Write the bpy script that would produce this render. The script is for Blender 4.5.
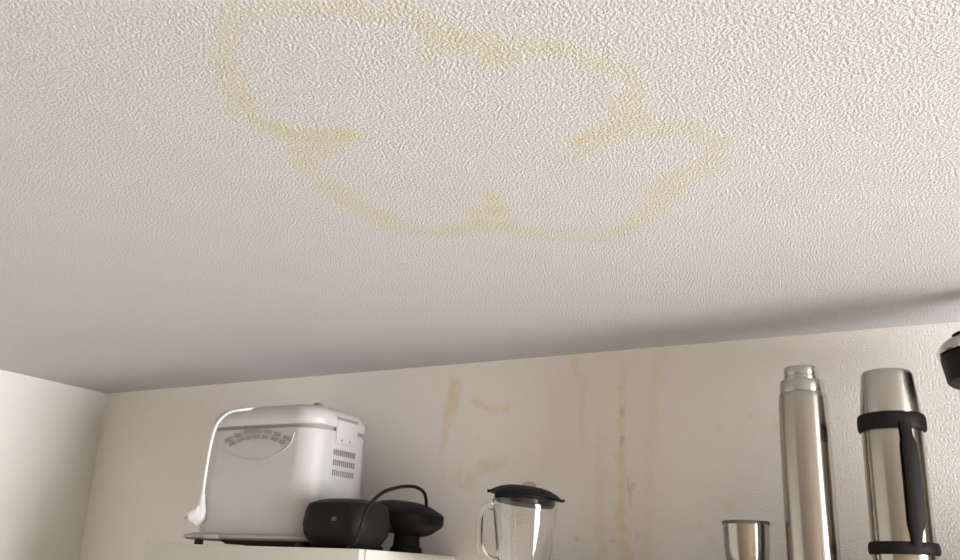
import bpy, bmesh, math, random
from mathutils import Vector, Matrix

# ------------------------------------------------------------------ clear
for o in list(bpy.data.objects):
    bpy.data.objects.remove(o)
SC = bpy.context.scene
COL = SC.collection
ZC = 2.40                                   # ceiling height; heights below are often given from it

# ------------------------------------------------------------------ camera
YAW, PITCH, ROLL = 0.5174, 0.3149, 0.0425
fw = Vector((-math.sin(YAW) * math.cos(PITCH), math.cos(YAW) * math.cos(PITCH), math.sin(PITCH)))
rt = Vector((math.cos(YAW), math.sin(YAW), 0))
up = rt.cross(fw)
c_, s_ = math.cos(ROLL), math.sin(ROLL)
rt, up = c_ * rt + s_ * up, -s_ * rt + c_ * up
cam_data = bpy.data.cameras.new('camera')
cam_data.sensor_fit = 'HORIZONTAL'
cam_data.sensor_width = 36.0
cam_data.lens = 36.0 * 910.6 / 960.0
cam_data.clip_start = 0.02
cam = bpy.data.objects.new('camera', cam_data)
COL.objects.link(cam)
mw = Matrix((rt, up, -fw)).transposed().to_4x4()
mw.translation = Vector((2.4144, -1.9034, ZC - 0.5))
cam.matrix_world = mw
SC.camera = cam

# ------------------------------------------------------------------ sky, daylight, exposure
RW = 5.8                                    # inner face of the right wall
WIN_Y0, WIN_Y1, WIN_Z0, WIN_Z1 = -2.20, -0.24, 0.25, 2.10
world = bpy.data.worlds.new('sky')
SC.world = world
world.use_nodes = True
bgn = world.node_tree.nodes['Background']
bgn.inputs['Color'].default_value = (0.80, 0.88, 1.0, 1)
bgn.inputs['Strength'].default_value = 1.0

day = bpy.data.lights.new('window_daylight', 'AREA')
day.shape = 'RECTANGLE'
day.size = WIN_Y1 - WIN_Y0 - 0.02
day.size_y = WIN_Z1 - WIN_Z0 - 0.02
day.energy = 352
day.color = (0.985, 0.995, 1.0)
dayo = bpy.data.objects.new('window_daylight', day)
COL.objects.link(dayo)
dayo.location = (RW + 0.14, (WIN_Y0 + WIN_Y1) / 2, (WIN_Z0 + WIN_Z1) / 2)
dayo.rotation_euler = (math.radians(90), 0, math.radians(90))   # faces -x, into the room

vs = SC.view_settings
vs.view_transform = 'Standard'
vs.look = 'None'
vs.gamma = 1.0
vs.use_curve_mapping = False
vs.exposure = 0.0

# ------------------------------------------------------------------ helpers
def link(name, me, mat=None, parent=None):
    o = bpy.data.objects.new(name, me)
    COL.objects.link(o)
    if mat:
        me.materials.append(mat)
    if parent is not None:
        o.parent = parent
    return o

def tag(o, label=None, cat=None, group=None, kind=None):
    if label: o['label'] = label
    if cat: o['category'] = cat
    if group: o['group'] = group
    if kind: o['kind'] = kind
    return o

def thing(name, loc, label, cat, rz=0.0, group=None):
    o = bpy.data.objects.new(name, None)
    COL.objects.link(o)
    o.empty_display_size = 0.05
    o.location = loc
    o.rotation_euler = (0, 0, rz)
    return tag(o, label, cat, group)

def from_bm(name, bm, mat, parent=None, smooth=35):
    bmesh.ops.recalc_face_normals(bm, faces=bm.faces[:])
    me = bpy.data.meshes.new(name)
    bm.to_mesh(me)
    bm.free()
    if smooth:
        for p in me.polygons:
            p.use_smooth = True
        me.set_sharp_from_angle(angle=math.radians(smooth))
    return link(name, me, mat, parent)

def bm_box(bm, c, d, bevel=0.0, seg=2, rot=None):
    """box with centre c and full dimensions d"""
    r = bmesh.ops.create_cube(bm, size=1.0)
    vs_ = r['verts']
    for v in vs_:
        v.co = Vector((v.co.x * d[0], v.co.y * d[1], v.co.z * d[2]))
    if bevel > 0:
        es = list({e for v in vs_ for e in v.link_edges})
        q = bmesh.ops.bevel(bm, geom=es, offset=bevel, segments=seg, affect='EDGES', profile=0.5)
        vs_ = list({v for f in q['faces'] for v in f.verts} | {v for v in vs_ if v.is_valid})
    for v in vs_:
        if rot is not None:
            v.co = rot @ v.co
        v.co += Vector(c)
    return vs_

def box(name, c, d, mat, parent=None, bevel=0.0, seg=2, rot=None):
    bm = bmesh.new()
    bm_box(bm, c, d, bevel, seg, rot)
    return from_bm(name, bm, mat, parent)

def boxb(name, lo, hi, mat, parent=None, bevel=0.0, seg=2):
    c = [(a + b) / 2 for a, b in zip(lo, hi)]
    d = [abs(b - a) for a, b in zip(lo, hi)]
    return box(name, c, d, mat, parent, bevel, seg)

def rings_mesh(bm, rings, close_start=True, close_end=True):
    prev = None
    first = None
    for ring in rings:
        cur = [bm.verts.new(p) for p in ring]
        if prev:
            n = len(cur)
            for i in range(n):
                bm.faces.new((prev[i], prev[(i + 1) % n], cur[(i + 1) % n], cur[i]))
        else:
            first = cur
        prev = cur
    if close_start:
        bm.faces.new(first[::-1])
    if close_end:
        bm.faces.new(prev)

def lathe(name, prof, mat, parent=None, seg=48, c=(0, 0, 0), sx=1.0, sy=1.0, smooth=35, rot=None, closed=False):
    """prof: list of (radius, z); the ends are capped; closed=True joins the last ring to the first"""
    bm = bmesh.new()
    rings = []
    for r, z in prof:
        ring = []
        for i in range(seg):
            a = 2 * math.pi * i / seg
            v = Vector((r * sx * math.cos(a), r * sy * math.sin(a), z))
            if rot is not None:
                v = rot @ v
            ring.append(v + Vector(c))
        rings.append(ring)
    if closed:
        rings.append(rings[0])
    rings_mesh(bm, rings, not closed, not closed)
    if closed:
        bmesh.ops.remove_doubles(bm, verts=bm.verts[:], dist=1e-6)
    return from_bm(name, bm, mat, parent, smooth)

def rrect(hx, hy, r, n=8, cx=0.0, cy=0.0, z=0.0):
    r = min(r, hx * 0.999, hy * 0.999)
    pts = []
    for q, (sx, sy) in enumerate(((1, 1), (-1, 1), (-1, -1), (1, -1))):
        for i in range(n + 1):
            a = math.pi / 2 * (q + i / n)
            pts.append(Vector((cx + sx * (hx - r) + r * math.cos(a), cy + sy * (hy - r) + r * math.sin(a), z)))
    return pts

def loft(name, secs, mat, parent=None, n=8, smooth=35, rot=None, c=(0, 0, 0)):
    """secs: (z, half_x, half_y, corner_radius[, cx, cy])"""
    bm = bmesh.new()
    rings = []
    for s in secs:
        cx, cy = (s[4], s[5]) if len(s) > 4 else (0, 0)
        ring = rrect(s[1], s[2], s[3], n, cx, cy, s[0])
        rings.append([(rot @ p if rot is not None else p) + Vector(c) for p in ring])
    rings_mesh(bm, rings)
    return from_bm(name, bm, mat, parent, smooth)

def smooth_path(pts, n=8):
    P = [Vector(p) for p in pts]
    P = [P[0] * 2 - P[1]] + P + [P[-1] * 2 - P[-2]]
    out = []
    for i in range(1, len(P) - 2):
        a, b, c, d = P[i - 1:i + 3]
        for k in range(n):
            t = k / n
            out.append(0.5 * ((2 * b) + (c - a) * t + (2 * a - 5 * b + 4 * c - d) * t * t + (3 * b - a - 3 * c + d) * t ** 3))
    out.append(P[-2])
    return out

def tube(name, pts, rad, mat, parent=None, n=8, seg=10, flat=1.0):
    path = smooth_path(pts, n)
    bm = bmesh.new()
    rings = []
    t0 = (path[1] - path[0]).normalized()
    ref = Vector((0, 0, 1)) if abs(t0.z) < 0.8 else Vector((0, 1, 0))
    nrm = (ref - t0 * ref.dot(t0)).normalized()
    for i, p in enumerate(path):
        t = (path[min(i + 1, len(path) - 1)] - path[max(i - 1, 0)]).normalized()
        nrm = (nrm - t * nrm.dot(t)).normalized()
        b = t.cross(nrm)
        r = rad if not callable(rad) else rad(i / (len(path) - 1))
        rings.append([p + nrm * r * math.cos(2 * math.pi * k / seg) + b * r * flat * math.sin(2 * math.pi * k / seg) for k in range(seg)])
    rings_mesh(bm, rings)
    return from_bm(name, bm, mat, parent, 60)

# ------------------------------------------------------------------ materials
def new_mat(name):
    m = bpy.data.materials.new(name)
    m.use_nodes = True
    nt = m.node_tree
    return m, nt, nt.nodes['Principled BSDF']

def plain(name, col, rough=0.5, metal=0.0, var=0.05, scale=40.0, bump=0.0, bscale=300.0, coat=0.0, aniso=0.0, spec=None):
    """one colour with a little procedural variation and, if asked, fine relief"""
    m, nt, b = new_mat(name)
    tc = nt.nodes.new('ShaderNodeTexCoord')
    nz = nt.nodes.new('ShaderNodeTexNoise')
    nz.inputs['Scale'].default_value = scale
    nz.inputs['Detail'].default_value = 3
    nt.links.new(tc.outputs['Object'], nz.inputs['Vector'])
    mx = nt.nodes.new('ShaderNodeMix')
    mx.data_type = 'RGBA'
    mx.inputs['A'].default_value = tuple(c * (1 - var) for c in col) + (1,)
    mx.inputs['B'].default_value = tuple(min(1, c * (1 + var)) for c in col) + (1,)
    nt.links.new(nz.outputs['Fac'], mx.inputs['Factor'])
    nt.links.new(mx.outputs['Result'], b.inputs['Base Color'])
    b.inputs['Roughness'].default_value = rough
    b.inputs['Metallic'].default_value = metal
    if coat: b.inputs['Coat Weight'].default_value = coat
    if aniso:
        b.inputs['Anisotropic'].default_value = aniso
        tg = nt.nodes.new('ShaderNodeTangent'); tg.direction_type = 'RADIAL'; tg.axis = 'Z'
        nt.links.new(tg.outputs['Tangent'], b.inputs['Tangent'])
        b.inputs['Anisotropic Rotation'].default_value = 0.25
    if spec is not None: b.inputs['Specular IOR Level'].default_value = spec
    if bump:
        n2 = nt.nodes.new('ShaderNodeTexNoise')
        n2.inputs['Scale'].default_value = bscale
        n2.inputs['Detail'].default_value = 2
        nt.links.new(tc.outputs['Object'], n2.inputs['Vector'])
        bp = nt.nodes.new('ShaderNodeBump')
        bp.inputs['Strength'].default_value = bump
        bp.inputs['Distance'].default_value = 0.001
        nt.links.new(n2.outputs['Fac'], bp.inputs['Height'])
        nt.links.new(bp.outputs['Normal'], b.inputs['Normal'])
    return m

def plaster(name, col, stain_col, scale, strength, dist, marks=False):
    """stippled paint; the attributes stain and marks hold where damp has soaked in"""
    m, nt, b = new_mat(name)
    N, L = nt.nodes, nt.links
    b.inputs['Roughness'].default_value = 0.85
    b.inputs['Specular IOR Level'].default_value = 0.25
    tc = N.new('ShaderNodeTexCoord')
    at = N.new('ShaderNodeAttribute'); at.attribute_name = 'stain'
    # uneven edge and blotchy strength of the stain
    n1 = N.new('ShaderNodeTexNoise'); n1.inputs['Scale'].default_value = 55; n1.inputs['Detail'].default_value = 5
    L.new(tc.outputs['Object'], n1.inputs['Vector'])
    ma = N.new('ShaderNodeMapRange')
    ma.inputs['From Min'].default_value = 0.30; ma.inputs['From Max'].default_value = 0.70
    ma.inputs['To Min'].default_value = 0.50; ma.inputs['To Max'].default_value = 1.25
    L.new(n1.outputs['Fac'], ma.inputs['Value'])
    mu = N.new('ShaderNodeMath'); mu.operation = 'MULTIPLY'; mu.use_clamp = True
    L.new(at.outputs['Fac'], mu.inputs[0]); L.new(ma.outputs['Result'], mu.inputs[1])
    # faint patchiness of the paint itself
    n2 = N.new('ShaderNodeTexNoise'); n2.inputs['Scale'].default_value = 5; n2.inputs['Detail'].default_value = 4
    L.new(tc.outputs['Object'], n2.inputs['Vector'])
    mp = N.new('ShaderNodeMix'); mp.data_type = 'RGBA'
    mp.inputs['A'].default_value = tuple(c * 0.975 for c in col) + (1,)
    mp.inputs['B'].default_value = tuple(min(1, c * 1.02) for c in col) + (1,)
    L.new(n2.outputs['Fac'], mp.inputs['Factor'])
    ms = N.new('ShaderNodeMix'); ms.data_type = 'RGBA'
    L.new(mu.outputs[0], ms.inputs['Factor']); L.new(mp.outputs['Result'], ms.inputs['A'])
    ms.inputs['B'].default_value = stain_col + (1,)
    last = ms.outputs['Result']
    if marks:
        a2 = N.new('ShaderNodeAttribute'); a2.attribute_name = 'marks'
        mk = N.new('ShaderNodeMix'); mk.data_type = 'RGBA'
        L.new(a2.outputs['Fac'], mk.inputs['Factor']); L.new(last, mk.inputs['A'])
        mk.inputs['B'].default_value = (0.54, 0.47, 0.40, 1)
        last = mk.outputs['Result']
    L.new(last, b.inputs['Base Color'])
    # stipple
    v = N.new('ShaderNodeTexNoise'); v.inputs['Scale'].default_value = scale; v.inputs['Detail'].default_value = 3.0
    v.inputs['Roughness'].default_value = 0.55; v.inputs['Distortion'].default_value = 0.0
    L.new(tc.outputs['Object'], v.inputs['Vector'])
    rp = N.new('ShaderNodeMapRange'); rp.interpolation_type = 'SMOOTHSTEP'
    rp.inputs['From Min'].default_value = 0.34; rp.inputs['From Max'].default_value = 0.70
    L.new(v.outputs['Fac'], rp.inputs['Value'])
    bp = N.new('ShaderNodeBump')
    bp.inputs['Strength'].default_value = strength
    bp.inputs['Distance'].default_value = dist
    L.new(rp.outputs['Result'], bp.inputs['Height'])
    L.new(bp.outputs['Normal'], b.inputs['Normal'])
    return m

def glass(name, tint=(1, 1, 1), rough=0.0, ior=1.5):
    m, nt, b = new_mat(name)
    b.inputs['Base Color'].default_value = tint + (1,)
    b.inputs['Roughness'].default_value = rough
    b.inputs['IOR'].default_value = ior
    b.inputs['Transmission Weight'].default_value = 1.0
    return m

def pane_glass(name):
    m, nt, b = new_mat(name)
    out = nt.nodes['Material Output']
    tr = nt.nodes.new('ShaderNodeBsdfTransparent')
    gl = nt.nodes.new('ShaderNodeBsdfGlossy'); gl.inputs['Roughness'].default_value = 0.02
    mx = nt.nodes.new('ShaderNodeMixShader'); mx.inputs[0].default_value = 0.06
    nt.links.new(tr.outputs[0], mx.inputs[1]); nt.links.new(gl.outputs[0], mx.inputs[2])
    nt.links.new(mx.outputs[0], out.inputs['Surface'])
    return m

def floor_tiles(name):
    m, nt, b = new_mat(name)
    tc = nt.nodes.new('ShaderNodeTexCoord')
    nz = nt.nodes.new('ShaderNodeTexNoise'); nz.inputs['Scale'].default_value = 9; nz.inputs['Detail'].default_value = 6
    nt.links.new(tc.outputs['Object'], nz.inputs['Vector'])
    cr = nt.nodes.new('ShaderNodeValToRGB')
    cr.color_ramp.elements[0].color = (0.30, 0.25, 0.20, 1); cr.color_ramp.elements[1].color = (0.42, 0.36, 0.30, 1)
    nt.links.new(nz.outputs['Fac'], cr.inputs['Fac'])
    nt.links.new(cr.outputs['Color'], b.inputs['Base Color'])
    b.inputs['Roughness'].default_value = 0.45
    return m

M = {
    'ceiling': plaster('ceiling_paint', (0.645, 0.638, 0.635), (0.635, 0.585, 0.40), 270, 0.78, 0.0023),
    'wall': plaster('wall_paint', (0.91, 0.855, 0.81), (0.81, 0.675, 0.44), 260, 0.52, 0.0020, marks=True),
    'wall_plain': plaster('side_wall_paint', (0.75, 0.74, 0.70), (0.56, 0.40, 0.20), 190, 0.30, 0.0015),
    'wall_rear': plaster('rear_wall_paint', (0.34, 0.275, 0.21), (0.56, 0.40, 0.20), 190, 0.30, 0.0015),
    'floor': floor_tiles('floor_covering'),
    'white_plastic': plain('white_appliance_plastic', (0.55, 0.54, 0.53), 0.38, bump=0.05),
    'white_cord': plain('white_cord_plastic', (0.85, 0.85, 0.84), 0.35),
    'rim_grey': plain('dark_rim_plastic', (0.10, 0.095, 0.09), 0.5),
    'slot_grey': plain('grey_plastic_and_slot_shade', (0.27, 0.255, 0.25), 0.6),
    'seam_grey': plain('shadow_gap_plastic', (0.30, 0.285, 0.27), 0.6),
    'base_grey': plain('grey_base_plastic', (0.52, 0.50, 0.475), 0.5),
    'foot_gap_dark': plain('dark_rubber_and_gap_shade', (0.06, 0.055, 0.05), 0.8),
    'black': plain('black_plastic', (0.012, 0.011, 0.011), 0.5, bump=0.15, bscale=500, spec=0.12),
    'black_soft': plain('black_rubbery_plastic', (0.011, 0.010, 0.010), 0.6, bump=0.1, bscale=600, spec=0.15),
    'grey_badge': plain('grey_badge', (0.06, 0.06, 0.06), 0.4),
    'steel': plain('brushed_steel', (0.43, 0.395, 0.35), 0.23, 1.0, var=0.03, scale=60, aniso=0.85),
    'steel_satin': plain('satin_steel', (0.48, 0.455, 0.415), 0.27, 1.0, var=0.03, scale=60, aniso=0.7),
    'chrome': plain('polished_steel', (0.70, 0.68, 0.64), 0.16, 1.0, var=0.02),
    'pin': plain('plug_pin_metal', (0.45, 0.43, 0.40), 0.3, 1.0),
    'glass': glass('clear_glass'),
    'cap': glass('smoky_cap_plastic', (0.75, 0.70, 0.66), 0.15, 1.3),
    'pane': pane_glass('window_pane_glass'),
    'cabinet_front': plain('cabinet_laminate', (0.58, 0.555, 0.51), 0.4, var=0.02),
    'frame': plain('window_frame_paint', (0.80, 0.79, 0.76), 0.4),
    'curtain_metal': plain('handle_metal', (0.6, 0.6, 0.58), 0.3, 1.0),
}

# ------------------------------------------------------------------ water stains: middle line (metres), half width, strength
CEILING_STAIN = [
    [(1.896,-1.354,.0102,.35),(1.858,-1.364,.0126,.35),(1.825,-1.365,.0136,.38),(1.794,-1.35,.0123,.4),(1.766,-1.322,.0137,.4),(1.74,-1.282,.0132,.45),(1.718,-1.244,.0117,.45),(1.701,-1.211,.0122,.5),(1.705,-1.185,.0117,.6),(1.712,-1.156,.0138,.7),(1.749,-1.134,.0134,.8),(1.782,-1.122,.0106,.85),(1.801,-1.107,.0054,.4)],
    [(1.792,-1.343,.0032,.4),(1.778,-1.321,.0032,.6),(1.761,-1.299,.0045,.75),(1.748,-1.278,.0035,.55),(1.735,-1.259,.0046,.85),(1.714,-1.231,.0036,.65),(1.698,-1.204,.0056,.85),(1.708,-1.186,.0071,.9),(1.709,-1.163,.0067,.8),(1.712,-1.151,.0073,.9)],
    [(1.861,-1.368,.004,.5),(1.835,-1.369,.0041,.45)],
    [(1.919,-1.34,.0048,.55),(1.954,-1.32,.0048,.55)],
    [(2.001,-1.247,.0066,.7),(2.015,-1.225,.007,.75),(2.036,-1.208,.0054,.6)],
    [(2.021,-.996,.0076,.75),(2.052,-.994,.0098,.75),(2.084,-.996,.0095,.7)],
    [(1.719,-1.144,.0168,.6),(1.741,-1.12,.0224,.65),(1.77,-1.116,.0122,.6)],
    [(1.716,-1.137,.0109,.5),(1.7,-1.108,.0159,.5),(1.718,-1.094,.0106,.7),(1.749,-1.098,.0086,.5)],
    [(1.696,-1.116,.0127,.45),(1.67,-1.07,.013,.45),(1.657,-1.023,.0153,.45),(1.655,-.965,.0207,.5),(1.655,-.924,.0196,.5),(1.66,-.872,.0196,.45),(1.677,-.824,.02,.45),(1.705,-.799,.0171,.5),(1.745,-.8,.015,.65),(1.784,-.797,.0247,.65),(1.812,-.776,.02,.6),(1.843,-.736,.0163,.5),(1.88,-.707,.0173,.5),(1.93,-.69,.0168,.5),(1.976,-.693,.0179,.5),(2.012,-.734,.0173,.5),(2.047,-.779,.0182,.55),(2.071,-.821,.0172,.55),(2.107,-.843,.0195,.5),(2.139,-.858,.0161,.5),(2.161,-.889,.0117,.5),(2.171,-.926,.0117,.45),(2.158,-.962,.0139,.45),(2.133,-.982,.0165,.5),(2.107,-.994,.0194,.55),(2.079,-1.001,.0213,.6),(2.05,-.997,.0169,.6),(2.019,-1.003,.0076,.6)],
    [(1.666,-.967,.0123,.4),(1.704,-.977,.0072,.35)],
    [(2.056,-.978,.0092,.5),(2.023,-.972,.0091,.5),(1.984,-.959,.0067,.5)],
    [(1.896,-1.354,.0114,.4),(1.924,-1.338,.0113,.45),(1.954,-1.321,.0114,.5),(1.976,-1.304,.0114,.5),(1.991,-1.286,.0098,.45),(1.986,-1.258,.0144,.55),(2.0,-1.244,.0175,.55),(2.013,-1.228,.0177,.6),(2.031,-1.21,.0185,.55),(2.062,-1.201,.0126,.5),(2.089,-1.176,.0103,.5),(2.112,-1.145,.0115,.5),(2.128,-1.115,.0112,.5),(2.128,-1.083,.0084,.5),(2.104,-1.059,.0141,.5),(2.104,-1.021,.0157,.55),(2.081,-1.005,.0167,.55)],
    [(1.983,-1.252,.0093,.5),(1.952,-1.224,.0043,.45)],
    [(2.006,-1.226,.0093,.5),(2.001,-1.191,.0048,.45)],
    [(2.034,-1.204,.0101,.5),(2.016,-1.162,.0042,.5)],
    [(1.854,-.904,.0074,.75),(1.851,-.872,.0085,.75),(1.841,-.84,.0063,.7)],
    [(1.805,-.848,.013,.85),(1.831,-.841,.0148,.75)],
    [(1.831,-.841,.0057,.55),(1.807,-.796,.0075,.5)],
]
WALL_STAIN = [
    [(1.273,-.052,.0117,.6),(1.269,-.08,.0175,.65),(1.262,-.114,.016,.6),(1.253,-.158,.0087,.5),(1.246,-.223,.0043,.4)],
    [(1.329,-.095,.0072,.5),(1.346,-.104,.0072,.5)],
    [(1.365,-.114,.006,.45),(1.39,-.118,.0059,.45)],
    [(1.414,-.121,.0079,.5),(1.427,-.11,.0066,.4)],
    [(1.344,-.183,.0049,.25),(1.347,-.185,.0049,.25)],
    [(1.358,-.256,.0119,.5),(1.39,-.247,.0142,.55)],
    [(1.414,-.246,.0064,.35),(1.424,-.234,.0064,.3)],
    [(1.328,-.293,.0108,.4),(1.332,-.279,.0108,.35)],
    [(1.298,-.26,.007,.3),(1.291,-.283,.0079,.25),(1.32,-.307,.006,.25)],
    [(1.247,-.247,.0057,.25),(1.248,-.306,.0056,.2)],
    [(1.588,.001,.0074,.4),(1.598,-.042,.0072,.45),(1.618,-.074,.0085,.4),(1.609,-.131,.0074,.4),(1.612,-.199,.0073,.35),(1.612,-.248,.0048,.2)],
    [(1.557,-.105,.0204,.12),(1.548,-.197,.0252,.22),(1.529,-.246,.0201,.2)],
    [(1.657,-.178,.0119,.25),(1.657,-.266,.0141,.38),(1.655,-.373,.0116,.38),(1.662,-.455,.0114,.3)],
    [(1.71,-.027,.0095,.3),(1.705,-.113,.0071,.5),(1.707,-.18,.0081,.6),(1.706,-.267,.008,.65),(1.701,-.351,.0091,.65),(1.711,-.413,.0112,.6),(1.713,-.484,.0111,.6)],
    [(1.801,-.012,.0116,.3),(1.786,-.074,.0115,.35),(1.776,-.161,.0113,.38),(1.77,-.247,.0112,.3),(1.765,-.351,.011,.28),(1.757,-.472,.0108,.25)],
    [(1.708,.012,.0851,.2),(1.712,-.114,.0714,.2),(1.706,-.288,.065,.2),(1.7,-.474,.0563,.18)],
    [(1.631,-.109,.0498,.12),(1.595,-.221,.0679,.16),(1.484,-.263,.0471,.08)],
    [(1.987,-.166,.0051,.3),(1.989,-.168,.0051,.3)],
    [(2.034,-.183,.0049,.4),(2.034,-.185,.0049,.4)],
    [(1.932,-.347,.0082,.4),(1.934,-.349,.0082,.4)],
    [(1.873,-.385,.0059,.3),(1.875,-.385,.0059,.3)],
    [(1.895,-.408,.0059,.25),(1.897,-.408,.0058,.25)],
    [(1.9,-.331,.004,.25),(1.902,-.331,.004,.25)],
    [(1.919,-.178,.0042,.15),(1.918,-.182,.0042,.15)],
    [(1.599,-.411,.0046,.5),(1.601,-.415,.0046,.5)],
    [(1.682,-.418,.0042,.6),(1.684,-.416,.0042,.6)],
]
WALL_MARKS = [
    [(1.707,-.134,.0035,.5),(1.709,-.145,.0042,.6)],
    [(1.707,-.198,.0042,.7),(1.704,-.215,.0035,.5)],
    [(1.719,-.288,.0023,.4),(1.724,-.314,.0029,.6),(1.726,-.347,.0022,.4)],
    [(1.731,-.297,.0034,.35),(1.733,-.305,.0034,.3)],
    [(1.599,-.413,.0029,.5),(1.601,-.415,.0029,.5)],
    [(1.684,-.416,.0027,.5),(1.687,-.416,.0027,.5)],
    [(1.708,-.08,.0035,.2),(1.707,-.089,.0035,.2)],
    [(1.738,-.401,.0027,.3),(1.738,-.409,.0026,.3)],
    [(1.692,-.234,.0023,.3),(1.692,-.241,.0023,.3)],
]

# ------------------------------------------------------------------ the room shell
import numpy as np
ROOM_Y = -3.4                               # inner face of the wall behind the camera

def stroke_field(P, strokes, soft=1.15):
    """strength at the points P of strokes given as (u, v, half width, strength) along their middle"""
    F = np.zeros(len(P))
    for s in strokes:
        for a, b in zip(s[:-1], s[1:]):
            A = np.array(a[:2]); B = np.array(b[:2]); d = B - A
            t = np.clip(((P - A) @ d) / max(d @ d, 1e-12), 0, 1)
            dist = np.linalg.norm(P - (A + t[:, None] * d), axis=1)
            w = (a[2] + (b[2] - a[2]) * t) * 1.25
            k = a[3] + (b[3] - a[3]) * t
            x = np.clip((1 + soft * 0.5 - dist / w) / soft, 0, 1)
            F = np.maximum(F, k * x * x * (3 - 2 * x))
    return F

def wobble(P, amp, freq, seed):
    """bends the stroke outlines so that they run as a damp edge does"""
    rng = np.random.RandomState(seed)
    D = np.zeros_like(P)
    for _ in range(14):
        k = rng.normal(size=2) * freq
        ph = rng.uniform(0, 6.28, 2)
        D += np.stack([np.sin(P @ k + ph[0]), np.cos(P @ k + ph[1])], 1)
    return P + D * amp / 3.7

def axis(lo, hi, d0, d1, fine, coarse):
    a = list(np.arange(lo, d0, coarse)) + list(np.arange(d0, d1, fine)) + list(np.arange(d1, hi, coarse)) + [hi]
    return np.array(sorted(set(np.round(a, 5))))

def sheet(name, us, vs_, place, mat, flip, layers):
    """a wall or ceiling face as a grid, denser where it is stained, with a solid back"""
    U, V = np.meshgrid(us, vs_, indexing='ij')
    P = np.stack([U.ravel(), V.ravel()], 1)
    nu, nv = len(us), len(vs_)
    verts = [place(u, v, 0.0) for u, v in P]
    idx = np.arange(nu * nv).reshape(nu, nv)
    faces = np.stack([idx[:-1, :-1], idx[1:, :-1], idx[1:, 1:], idx[:-1, 1:]], -1).reshape(-1, 4)
    if flip: faces = faces[:, ::-1]
    faces = faces.tolist()
    n = len(verts)
    cs = [(us[0], vs_[0]), (us[-1], vs_[0]), (us[-1], vs_[-1]), (us[0], vs_[-1])]
    verts += [place(u, v, 0.10) for u, v in cs]
    rim = [idx[0, 0], idx[-1, 0], idx[-1, -1], idx[0, -1]]
    back = [n, n + 1, n + 2, n + 3]
    faces.append(back if flip else back[::-1])
    edges = [list(idx[:, 0]), list(idx[-1, :]), list(idx[::-1, -1]), list(idx[0, ::-1])]
    for e, (p, q) in zip(edges, ((0, 1), (1, 2), (2, 3), (3, 0))):
        f = [int(i) for i in e] + [back[q], back[p]]
        faces.append(f[::-1] if not flip else f)
    me = bpy.data.meshes.new(name)
    me.from_pydata([tuple(map(float, v)) for v in verts], [], [[int(i) for i in f] for f in faces])
    for lname, strokes, amp in layers:
        at = me.attributes.new(lname, 'FLOAT', 'POINT')
        W = wobble(P, amp, 90, 3) if amp else P
        F = np.concatenate([stroke_field(W, strokes), np.zeros(4)])
        at.data.foreach_set('value', F.astype(np.float32))
    me.update()
    o = link(name, me, mat)
    return tag(o, kind='structure')

ceil = sheet('ceiling', axis(0, RW, 1.45, 2.40, 0.006, 0.35), axis(ROOM_Y, 0, -1.46, -0.60, 0.006, 0.35),
             lambda u, v, d: (u, v, ZC + d), M['ceiling'], True, [('stain', CEILING_STAIN, 0.0055)])
tag(ceil, 'white stippled ceiling with a large ring of yellow water stain')
wallb = sheet('wall_back', axis(0, RW, 1.15, 2.30, 0.005, 0.35), axis(-ZC, 0, -0.58, 0.0, 0.005, 0.35),
              lambda u, v, d: (u, d, ZC + v), M['wall'], False, [('stain', [[(u, v, w, 1.1 * k) for u, v, w, k in q] for q in WALL_STAIN], 0.003), ('marks', WALL_MARKS, 0.0)])
tag(wallb, 'cream textured back wall with brown water streaks')
wl = boxb('wall_left', (-0.10, ROOM_Y, 0), (0, 0, ZC), M['wall_plain'])
tag(wl, 'plain off-white left wall', kind='structure')
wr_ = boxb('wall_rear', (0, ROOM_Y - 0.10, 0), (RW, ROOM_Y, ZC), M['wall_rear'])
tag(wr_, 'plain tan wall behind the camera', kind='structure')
fl = boxb('floor', (0, ROOM_Y, -0.10), (RW, 0, 0), M['floor'])
tag(fl, 'brown kitchen floor', kind='structure')
bm = bmesh.new()
T = 0.18
for lo, hi in (((RW, ROOM_Y, 0), (RW + T, 0, WIN_Z0)), ((RW, ROOM_Y, WIN_Z1), (RW + T, 0, ZC)),
               ((RW, ROOM_Y, WIN_Z0), (RW + T, WIN_Y0, WIN_Z1)), ((RW, WIN_Y1, WIN_Z0), (RW + T, 0, WIN_Z1))):
    bm_box(bm, [(a + b) / 2 for a, b in zip(lo, hi)], [b - a for a, b in zip(lo, hi)])
tag(from_bm('wall_right', bm, M['wall_plain'], smooth=0), 'off-white right wall with the window', kind='structure')

# window: outer frame, a mullion, two panes, sill
win = bpy.data.objects.new('window_1', None)
COL.objects.link(win)
win.location = (RW + 0.08, (WIN_Y0 + WIN_Y1) / 2, WIN_Z0)
tag(win, 'wide white-framed window in the right wall', kind='structure')
hw_, hh_ = (WIN_Y1 - WIN_Y0) / 2, WIN_Z1 - WIN_Z0
bm = bmesh.new()
for c, d in (((0, 0, 0.025), (0.05, 2 * hw_, 0.05)), ((0, 0, hh_ - 0.025), (0.05, 2 * hw_, 0.05)),
             ((0, -hw_ + 0.025, hh_ / 2), (0.05, 0.05, hh_ - 0.1)), ((0, hw_ - 0.025, hh_ / 2), (0.05, 0.05, hh_ - 0.1))):
    bm_box(bm, c, d, 0.004, 1)
from_bm('window_frame', bm, M['frame'], win)
box('mullion', (0, 0, hh_ / 2), (0.05, 0.05, hh_ - 0.1), M['frame'], win, 0.004, 1)
for s in (-1, 1):
    box('pane', (0, s * (hw_ / 2 - 0.0125), hh_ / 2), (0.006, hw_ - 0.075, hh_ - 0.1), M['pane'], win)
box('window_sill', (-0.10, 0, -0.0125), (0.10, 2 * hw_ + 0.08, 0.025), M['frame'], win, 0.005)

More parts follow.
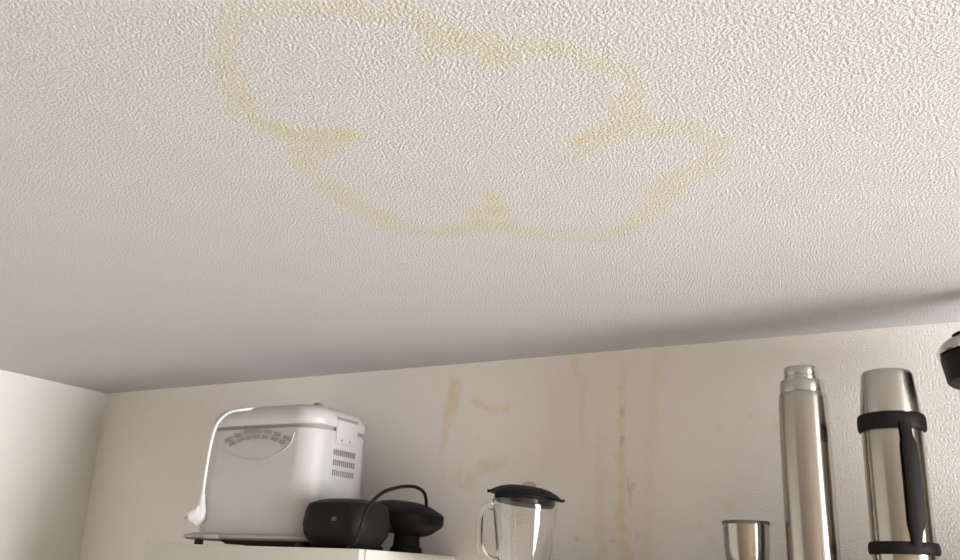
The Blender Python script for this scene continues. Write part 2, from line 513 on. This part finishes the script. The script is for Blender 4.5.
# ------------------------------------------------------------------ cabinets
TOP1 = ZC - 0.457                           # top of the tall cabinet
TOP2 = ZC - 0.490                           # top of the wall shelf
cab = thing('tall_cabinet', (1.00, -0.19, 0), 'tall white cabinet below the bread maker, top edge at bottom left', 'cabinet')
boxb('carcass', (-0.30, -0.166, 0.08), (0.30, 0.188, TOP1), M['cabinet_front'], cab, 0.0015, 1)
boxb('plinth', (-0.29, -0.12, 0.0), (0.29, 0.18, 0.08), M['base_grey'], cab)
for z0, z1, hz in ((0.085, 1.195, 1.05), (1.20, TOP1, 1.35)):
    d = boxb('door', (-0.30, -0.190, z0), (0.30, -0.170, z1), M['cabinet_front'], cab, 0.002, 2)
    h = tube('handle', [(0.25, -0.19, hz - 0.06), (0.25, -0.215, hz - 0.055), (0.25, -0.22, hz), (0.25, -0.215, hz + 0.055), (0.25, -0.19, hz + 0.06)], 0.005, M['curtain_metal'], d)
shelf = thing('wall_shelf', (2.11, 0.0, TOP2), 'white wall shelf under the blender jug, cup and flasks', 'shelf')
boxb('board', (-0.65, -0.30, -0.024), (0.65, -0.001, 0.0), M['cabinet_front'], shelf, 0.002, 2)
for x in (-0.52, 0.52):
    bm = bmesh.new()
    bm_box(bm, (x, -0.008, -0.124), (0.028, 0.012, 0.20), 0.002, 1)
    bm_box(bm, (x, -0.135, -0.030), (0.028, 0.25, 0.012), 0.002, 1)
    bm_box(bm, (x, -0.105, -0.125), (0.012, 0.012, 0.265), 0.002, 1, Matrix.Rotation(math.radians(47), 3, 'X'))
    from_bm('bracket', bm, M['frame'], shelf)

# ------------------------------------------------------------------ bread maker
BX0, BX1, BY0, BY1 = 0.763, 1.104, -0.315, -0.088
bcx, bcy = (BX0 + BX1) / 2, (BY0 + BY1) / 2
bhx, bhy = (BX1 - BX0) / 2, (BY1 - BY0) / 2
bread = thing('bread_maker', (bcx, bcy, TOP1), 'white plastic bread maker standing on the tall cabinet at left', 'bread maker')
FZ = -bhy                                    # local y of the front face
# heights are above the cabinet top
loft('body', [(0.026, bhx - 0.004, bhy - 0.004, 0.050), (0.032, bhx, bhy, 0.054), (0.10, bhx, bhy, 0.054), (0.259, bhx - 0.003, bhy - 0.002, 0.054),
              (0.262, bhx - 0.005, bhy - 0.004, 0.054)], M['white_plastic'], bread, 12)
loft('seam', [(0.260, bhx - 0.010, bhy - 0.009, 0.050), (0.2725, bhx - 0.010, bhy - 0.009, 0.050)], M['seam_grey'], bread, 12)
loft('lid', [(0.2705, bhx - 0.003, bhy - 0.002, 0.054), (0.273, bhx - 0.001, bhy, 0.055), (0.290, bhx - 0.002, bhy - 0.001, 0.055), (0.303, bhx - 0.008, bhy - 0.006, 0.055),
             (0.313, bhx - 0.020, bhy - 0.016, 0.052), (0.319, bhx - 0.038, bhy - 0.032, 0.045), (0.322, bhx - 0.065, bhy - 0.055, 0.035), (0.3235, bhx - 0.10, bhy - 0.08, 0.02)],
     M['white_plastic'], bread, 12, smooth=60)
loft('lid_knob', [(0.317, 0.012, 0.010, 0.008), (0.3255, 0.012, 0.010, 0.008), (0.328, 0.009, 0.007, 0.006)], M['slot_grey'], bread, c=(bhx - 0.088, 0.0, 0.0085))
# base flange, standing on feet over a block coloured dark as the shaded gap
loft('base_flange', [(0.014, bhx + 0.018, bhy - 0.010, 0.05, -0.026, 0), (0.018, bhx + 0.024, bhy - 0.004, 0.05, -0.026, 0), (0.024, bhx + 0.024, bhy - 0.004, 0.05, -0.026, 0), (0.029, bhx + 0.010, bhy - 0.008, 0.05, -0.014, 0)],
     M['base_grey'], bread, 10)
loft('underside_shade', [(0.006, bhx - 0.05, bhy - 0.03, 0.03, 0.02, 0), (0.015, bhx - 0.04, bhy - 0.02, 0.03, 0.02, 0)], M['foot_gap_dark'], bread)
for fx, fy in ((-bhx + 0.005, FZ + 0.03), (bhx - 0.035, FZ + 0.03), (-bhx + 0.005, -FZ - 0.03), (bhx - 0.035, -FZ - 0.03)):
    lathe('foot', [(0.009, 0), (0.010, 0.002), (0.010, 0.013), (0.008, 0.016)], M['foot_gap_dark'], bread, 16, c=(fx, fy, 0))
box('latch', (-bhx + 0.075, FZ - 0.001, 0.0195), (0.045, 0.012, 0.011), M['white_plastic'], bread, 0.003)
# arched vent in the front: two curved rows of slots, grey blocks coloured as their shade, above a lens-shaped hollow
slot_me = {}
rows = (((-.0834, .2391), (-.0537, .2486), (-.0239, .2556), (.0036, .2557), (.0355, .2533), (.0647, .2466), (.0954, .2365)),
        ((-.0693, .2298), (-.0455, .2367), (-.0217, .2414), (.0040, .2428), (.0299, .2410), (.0575, .2355), (.0835, .2279)))
for row, pts in enumerate(rows):
    for i, (x, z) in enumerate(pts):
        p, q = pts[max(i - 1, 0)], pts[min(i + 1, 6)]
        if row not in slot_me:
            o = box('vent_slot', (0, 0, 0), (0.0205 if row == 0 else 0.0172, 0.003, 0.0085), M['slot_grey'], bread)
            slot_me[row] = o.data
        else:
            o = link('vent_slot', slot_me[row], None, bread)
        o.location = (x, FZ + 0.0003, z)
        o.rotation_euler = (0, -math.atan2(q[1] - p[1], q[0] - p[0]), 0)
tube('vent_hollow_edge', [(x, FZ + 0.0004, z) for x, z in ((-.0998, .2245), (-.0718, .2074), (-.0234, .1948), (.0284, .1913), (.0793, .2056), (.1057, .2249), (.1140, .2489))],
     0.0012, M['white_plastic'], bread, seg=6)
# hinge plate and slots in the right side; slots are grey blocks coloured as shade
boxb('hinge_plate', (bhx - 0.006, -0.032, 0.235), (bhx + 0.0008, 0.046, 0.289), M['white_plastic'], bread, 0.002)
boxb('hinge_gap_shade', (bhx - 0.008, -0.031, 0.288), (bhx + 0.0005, 0.045, 0.295), M['slot_grey'], bread)  # grey strip painted in for the shade above the plate
for s in (0.0, 0.030):
    lathe('screw', [(0.0028, -0.001), (0.0028, 0.0008)], M['slot_grey'], bread, 10, c=(bhx + 0.0008, -0.012 + s, 0.243), rot=Matrix.Rotation(math.radians(90), 3, 'Y'))
for z in (0.214, 0.191, 0.168):
    bm = bmesh.new()
    for i in range(11):
        bm_box(bm, (bhx - 0.0010, -0.034 + 0.0076 * i, z), (0.003, 0.0030, 0.013), rot=None)
    from_bm('vent_grille', bm, M['slot_grey'], bread)
# power cord lying over the lid's left end, plug hanging in front
L0 = Vector((bcx, bcy, TOP1))
def loc(x, y, z): return Vector((x, y, ZC + z)) - L0
cord = tube('power_cord', [loc(0.97, -0.19, -0.1315), loc(0.935, -0.235, -0.1325), loc(0.908, -0.280, -0.1400), loc(0.886, -0.318, -0.150), loc(0.858, -0.328, -0.1555), loc(0.832, -0.330, -0.172), loc(0.817, -0.330, -0.198), loc(0.8075, -0.328, -0.245), loc(0.803, -0.326, -0.300), loc(0.803, -0.326, -0.350)],
            0.0034, M['white_cord'], bread)
plug = tube('plug', [loc(0.803, -0.326, -0.343), loc(0.804, -0.326, -0.366), loc(0.806, -0.327, -0.382), loc(0.803, -0.330, -0.398), loc(0.795, -0.333, -0.406)],
            lambda t: 0.0048 + 0.0062 * min(1, t * 1.6), M['white_cord'], cord, seg=14, flat=1.15)
plug['label'] = 'white right-angled mains plug'
ax = Vector((-0.93, -0.15, -0.34)).normalized()
rotp = ax.to_track_quat('Z', 'Y').to_matrix()
lathe('plug_head', [(0.0165, -0.005), (0.0182, -0.001), (0.0182, 0.016), (0.0160, 0.020)], M['white_cord'], cord, 20, c=loc(0.806, -0.333, -0.389), rot=rotp)
side = ax.cross(Vector((0, 0, 1))).normalized()
for s in (-1, 1):
    lathe('pin', [(0.0022, 0.016), (0.0022, 0.033), (0.0012, 0.035)], M['pin'], cord, 10, c=loc(0.806, -0.333, -0.389) + side * 0.0085 * s, rot=rotp)

# ------------------------------------------------------------------ black appliance
app = thing('kitchen_appliance', (1.193, -0.286, TOP1), 'black plastic appliance with two rounded halves and looped cord beside the bread maker', 'appliance')
loft('main_housing', [(0.0, 0.062, 0.050, 0.035), (0.012, 0.070, 0.060, 0.040), (0.030, 0.080, 0.071, 0.044), (0.050, 0.0835, 0.074, 0.046), (0.078, 0.080, 0.071, 0.044),
                      (0.092, 0.076, 0.066, 0.044), (0.099, 0.064, 0.055, 0.05), (0.1025, 0.045, 0.035, 0.033), (0.1035, 0.02, 0.015, 0.012)], M['black'], app, 10, smooth=28)
box('badge', (0.022, -0.0735, 0.058), (0.012, 0.003, 0.008), M['grey_badge'], app, 0.001)
A0 = Vector((1.193, -0.286, TOP1))
c2 = Vector((1.234, -0.132, ZC - 0.378)) - A0
tilt = Matrix.Rotation(math.radians(6), 3, 'Y')
loft('round_housing', [(-0.038, 0.050, 0.040, 0.036), (-0.031, 0.066, 0.054, 0.045), (-0.014, 0.086, 0.068, 0.055), (-0.008, 0.0895, 0.070, 0.056), (0.010, 0.0885, 0.070, 0.056),
                       (0.016, 0.083, 0.066, 0.055), (0.029, 0.055, 0.046, 0.04), (0.034, 0.03, 0.025, 0.02), (0.035, 0.012, 0.01, 0.008)], M['black'], app, 10, smooth=28, rot=tilt, c=c2)
lathe('foot', [(0.036, 0.0), (0.036, 0.010), (0.030, 0.016), (0.028, 0.050)], M['black_soft'], app, 24, c=(c2.x + 0.012, c2.y, 0))
box('hinge', ((c2.x) * 0.55, 0.082, 0.055), (0.060, 0.045, 0.028), M['black_soft'], app, 0.006)
box('cord_clip', (0.030, 0.035, 0.006), (0.02, 0.10, 0.010), M['black_soft'], app, 0.003)
tube('power_cord', [Vector((x, y, ZC + z)) - A0 for x, y, z in ((1.24, -0.340, -0.4535), (1.272, -0.3655, -0.4525), (1.2835, -0.3665, -0.435), (1.29, -0.366, -0.4106), (1.2973, -0.357, -0.3747), (1.3022, -0.32, -0.3437), (1.3053, -0.26, -0.3255), (1.3041, -0.2, -0.3195), (1.2985, -0.155, -0.3265), (1.294, -0.135, -0.345), (1.292, -0.130, -0.372))],
     0.0038, M['black_soft'], app)

# ------------------------------------------------------------------ glass blender jug
JX, JY = 1.572, -0.20
jug = thing('blender_jug', (JX, JY, TOP2), 'clear glass blender jug with handle and black lid in front of streaked wall', 'jug')
rb, rtp, ht, th = 0.0510, 0.0670, 0.140, 0.0032
prof = [(0.030, 0.0), (rb - 0.004, 0.0), (rb, 0.004)]
for i in range(1, 9):
    prof.append((rb + (rtp - rb) * i / 8, 0.004 + (ht - 0.004) * i / 8))
prof += [(rtp + 0.0008, ht + 0.001), (rtp - 0.0015, ht + 0.0022), (rtp - th, ht)]
for i in range(7, -1, -1):
    prof.append((rb - th + (rtp - rb) * i / 8, 0.010 + (ht - 0.010) * i / 8))
prof += [(rb - th - 0.006, 0.008), (0.020, 0.007)]
lathe('jug_body', prof, M['glass'], jug, 64)
hd = Vector((-0.80, -0.60, 0)).normalized()
def hp(r, z): return tuple(hd * r + Vector((0, 0, z)))
tube('handle', [hp(0.0640, 0.124), hp(0.074, 0.127), hp(0.0855, 0.121), hp(0.0905, 0.105), hp(0.0905, 0.060), hp(0.084, 0.038), hp(0.070, 0.026), hp(0.0545, 0.022)], 0.0068, M['glass'], jug, seg=14)
tl = Matrix.Rotation(math.radians(5.5), 3, Vector((-0.48, 0.875, 0)))
lid = lathe('lid', [(0.050, -0.016), (0.0585, -0.015), (0.0615, -0.010), (0.0630, 0.0005), (0.0735, 0.0015), (0.0745, 0.0035), (0.072, 0.006), (0.064, 0.011), (0.052, 0.0165), (0.038, 0.020), (0.020, 0.0215), (0.006, 0.022)],
            M['black'], jug, 56, c=(0, 0, ht + 0.0075), rot=tl, smooth=30)
lid['label'] = 'black plastic lid'
lr = Vector((0.875, 0.48, 0))
for s, ln in ((1, 0.007), (-1, 0.005)):
    o = box('lid_tab', (0, 0, 0), (ln + 0.012, 0.026, 0.0045), M['black'], lid, 0.0015)
    o.location = Vector((0, 0, ht + 0.0075)) + tl @ (lr * s * (0.0735 + ln / 2 - 0.006) + Vector((0, 0, 0.0028)))
    o.rotation_euler = (tl @ Matrix.Rotation(math.atan2(lr.y, lr.x), 3, 'Z')).to_euler()
cap = lathe('measuring_cap', [(0.0135, -0.003), (0.0132, 0.003), (0.012, 0.0058), (0.009, 0.0075), (0.004, 0.0082)], M['cap'], lid, 32, c=Vector((0, 0, ht + 0.0075)) + tl @ Vector((0.006, 0, 0.0225)), rot=tl)
cap['label'] = 'small translucent cap'

sd = Vector((0.16, -0.987, 0)).normalized()
tube('moulded_rib', [tuple(sd * (rb + (rtp - rb) * z / ht + 0.0001) + Vector((0, 0, z))) for z in (0.012, 0.06, 0.10, 0.112)], 0.0011, M['glass'], jug, seg=8)

# ------------------------------------------------------------------ steel cup
cup = thing('steel_cup', (2.018, -0.22, TOP2), 'small brushed steel cup with dark rim beside the slim flask', 'cup')
lathe('cup_body', [(0.012, 0.0), (0.020, 0.0), (0.024, 0.004), (0.0270, 0.016), (0.0330, 0.027), (0.0370, 0.040), (0.0388, 0.060), (0.0400, 0.0985), (0.0393, 0.0990), (0.0378, 0.060), (0.0360, 0.041), (0.0320, 0.0285), (0.026, 0.0175), (0.010, 0.010)],
      M['steel'], cup, 56)
lathe('rim', [(0.0390, 0.0970), (0.0408, 0.0965), (0.0413, 0.0985), (0.0411, 0.1015), (0.0400, 0.1024), (0.0388, 0.1015)], M['rim_grey'], cup, 56, closed=True)

# ------------------------------------------------------------------ slim flask without its cup
f1 = thing('vacuum_flask', (2.1325, -0.24, TOP2), 'tall slim plain steel vacuum flask with its cup taken off', 'flask')
lathe('body', [(0.0335, 0), (0.0407, 0.001), (0.0426, 0.004), (0.0428, 0.0450), (0.0428, 0.1750), (0.0421, 0.2550), (0.0408, 0.3080), (0.0399, 0.3165), (0.0385, 0.3195), (0.0346, 0.3200)], M['steel'], f1, 64, smooth=25)
lathe('shoulder_ring', [(0.0346, 0.3195), (0.0374, 0.3200), (0.0377, 0.3220), (0.0375, 0.3330), (0.0368, 0.3380), (0.0351, 0.3420), (0.0312, 0.3430)], M['steel_satin'], f1, 64, smooth=25)
st = lathe('stopper', [(0.0270, 0.3425), (0.0292, 0.3430), (0.0296, 0.3450), (0.0294, 0.3495), (0.0284, 0.3510), (0.0290, 0.3525), (0.0288, 0.3610), (0.0282, 0.3645), (0.0265, 0.3665), (0.0220, 0.3670)], M['steel_satin'], f1, 56, smooth=25)

# ------------------------------------------------------------------ flask with black bands and strap handle
f2 = thing('vacuum_flask', (2.2720, -0.24, TOP2), 'steel vacuum flask with black bands and black strap handle', 'flask')
R2 = 0.0482
lathe('body', [(0.0374, 0), (0.0457, 0.001), (R2, 0.004), (R2, 0.1950), (R2, 0.2610), (0.0440, 0.2780)], M['steel'], f2, 64, smooth=25)
lathe('cup_cap', [(0.0440, 0.2755), (0.0475, 0.2760), (0.0475, 0.2800), (0.0446, 0.3100), (0.0415, 0.3400), (0.0405, 0.3450), (0.0380, 0.3485), (0.0330, 0.3500), (0.0165, 0.3505)], M['steel_satin'], f2, 64, smooth=25)
def band(name, z0, z1):
    lathe(name, [(R2 - 0.001, z0), (R2 + 0.0035, z0 + 0.0005), (R2 + 0.0053, z0 + 0.004), (R2 + 0.0055, (z0 + z1) / 2), (R2 + 0.0050, z1 - 0.005), (R2 + 0.0030, z1 - 0.0005), (R2 - 0.001, z1)], M['black_soft'], f2, 64, smooth=40, closed=True)
band('upper_band', 0.2470, 0.2745)
band('lower_band', 0.0500, 0.0700)
# strap handle: narrow at both ends, broad and slightly bowed out in the middle
ha = math.radians(27)
hdv = Vector((math.sin(ha), -math.cos(ha), 0))
tv = Vector((math.cos(ha), math.sin(ha), 0))
bm = bmesh.new()
rings = []
for z, w, off in ((0.0520, 0.0075, 0.0015), (0.0600, 0.0078, 0.0040), (0.072, 0.0082, 0.0075), (0.082, 0.0112, 0.0105), (0.090, 0.0122, 0.0125), (0.13, 0.0118, 0.0150), (0.17, 0.0112, 0.0155), (0.205, 0.0108, 0.0130), (0.215, 0.0100, 0.0115), (0.222, 0.0080, 0.0095), (0.232, 0.0085, 0.0060), (0.246, 0.0095, 0.0045)):
    b0, b1 = R2 + off - 0.0015, R2 + off + 0.0050
    rings.append([hdv * b0 - tv * w + Vector((0, 0, z + 0.010)), hdv * (b1 - 0.002) - tv * w + Vector((0, 0, z + 0.010)), hdv * b1 - tv * (w - 0.003) + Vector((0, 0, z + 0.010)),
                  hdv * b1 + tv * (w - 0.003) + Vector((0, 0, z + 0.010)), hdv * (b1 - 0.002) + tv * w + Vector((0, 0, z + 0.010)), hdv * b0 + tv * w + Vector((0, 0, z + 0.010))])
rings_mesh(bm, rings)
from_bm('strap_handle', bm, M['black_soft'], f2, smooth=40)

# ------------------------------------------------------------------ lidded canister at the right edge
can = thing('lidded_canister', (2.462, -0.205, TOP2), 'black collar and polished domed lid of a container cut by right edge', 'container')
lathe('body', [(0.062, 0), (0.068, 0.001), (0.070, 0.005), (0.072, 0.1150), (0.078, 0.2350), (0.084, 0.3150), (0.080, 0.3330)], M['steel_satin'], can, 56, smooth=30)
lathe('collar', [(0.080, 0.3280), (0.0975, 0.3285), (0.1005, 0.3315), (0.1070, 0.3670), (0.1070, 0.3720), (0.1030, 0.3750), (0.090, 0.3755)], M['black'], can, 56, smooth=30)
dome = [(0.100, 0.3745), (0.1105, 0.3750), (0.1118, 0.3775), (0.1105, 0.3800)]
for i in range(1, 9):
    a = math.radians(90 * i / 8.6)
    dome.append((0.1105 * math.cos(a), 0.3800 + 0.040 * math.sin(a)))
lathe('lid', dome, M['chrome'], can, 56, smooth=35)
lathe('lid_knob', [(0.010, 0.4180), (0.012, 0.4185), (0.012, 0.4420), (0.030, 0.4500), (0.036, 0.4580), (0.034, 0.4680), (0.020, 0.4740), (0.008, 0.4750)], M['black'], can, 32)  # unseen knob, made tall and wide to cast a shadow on the ceiling
lathe('steam_vent', [(0.010, -0.006), (0.010, 0.0035), (0.008, 0.0055), (0.003, 0.006)], M['black'], can, 20, c=(-0.074, -0.050, 0.4005), rot=Vector((-0.40, -0.27, 0.87)).to_track_quat('Z', 'Y').to_matrix())
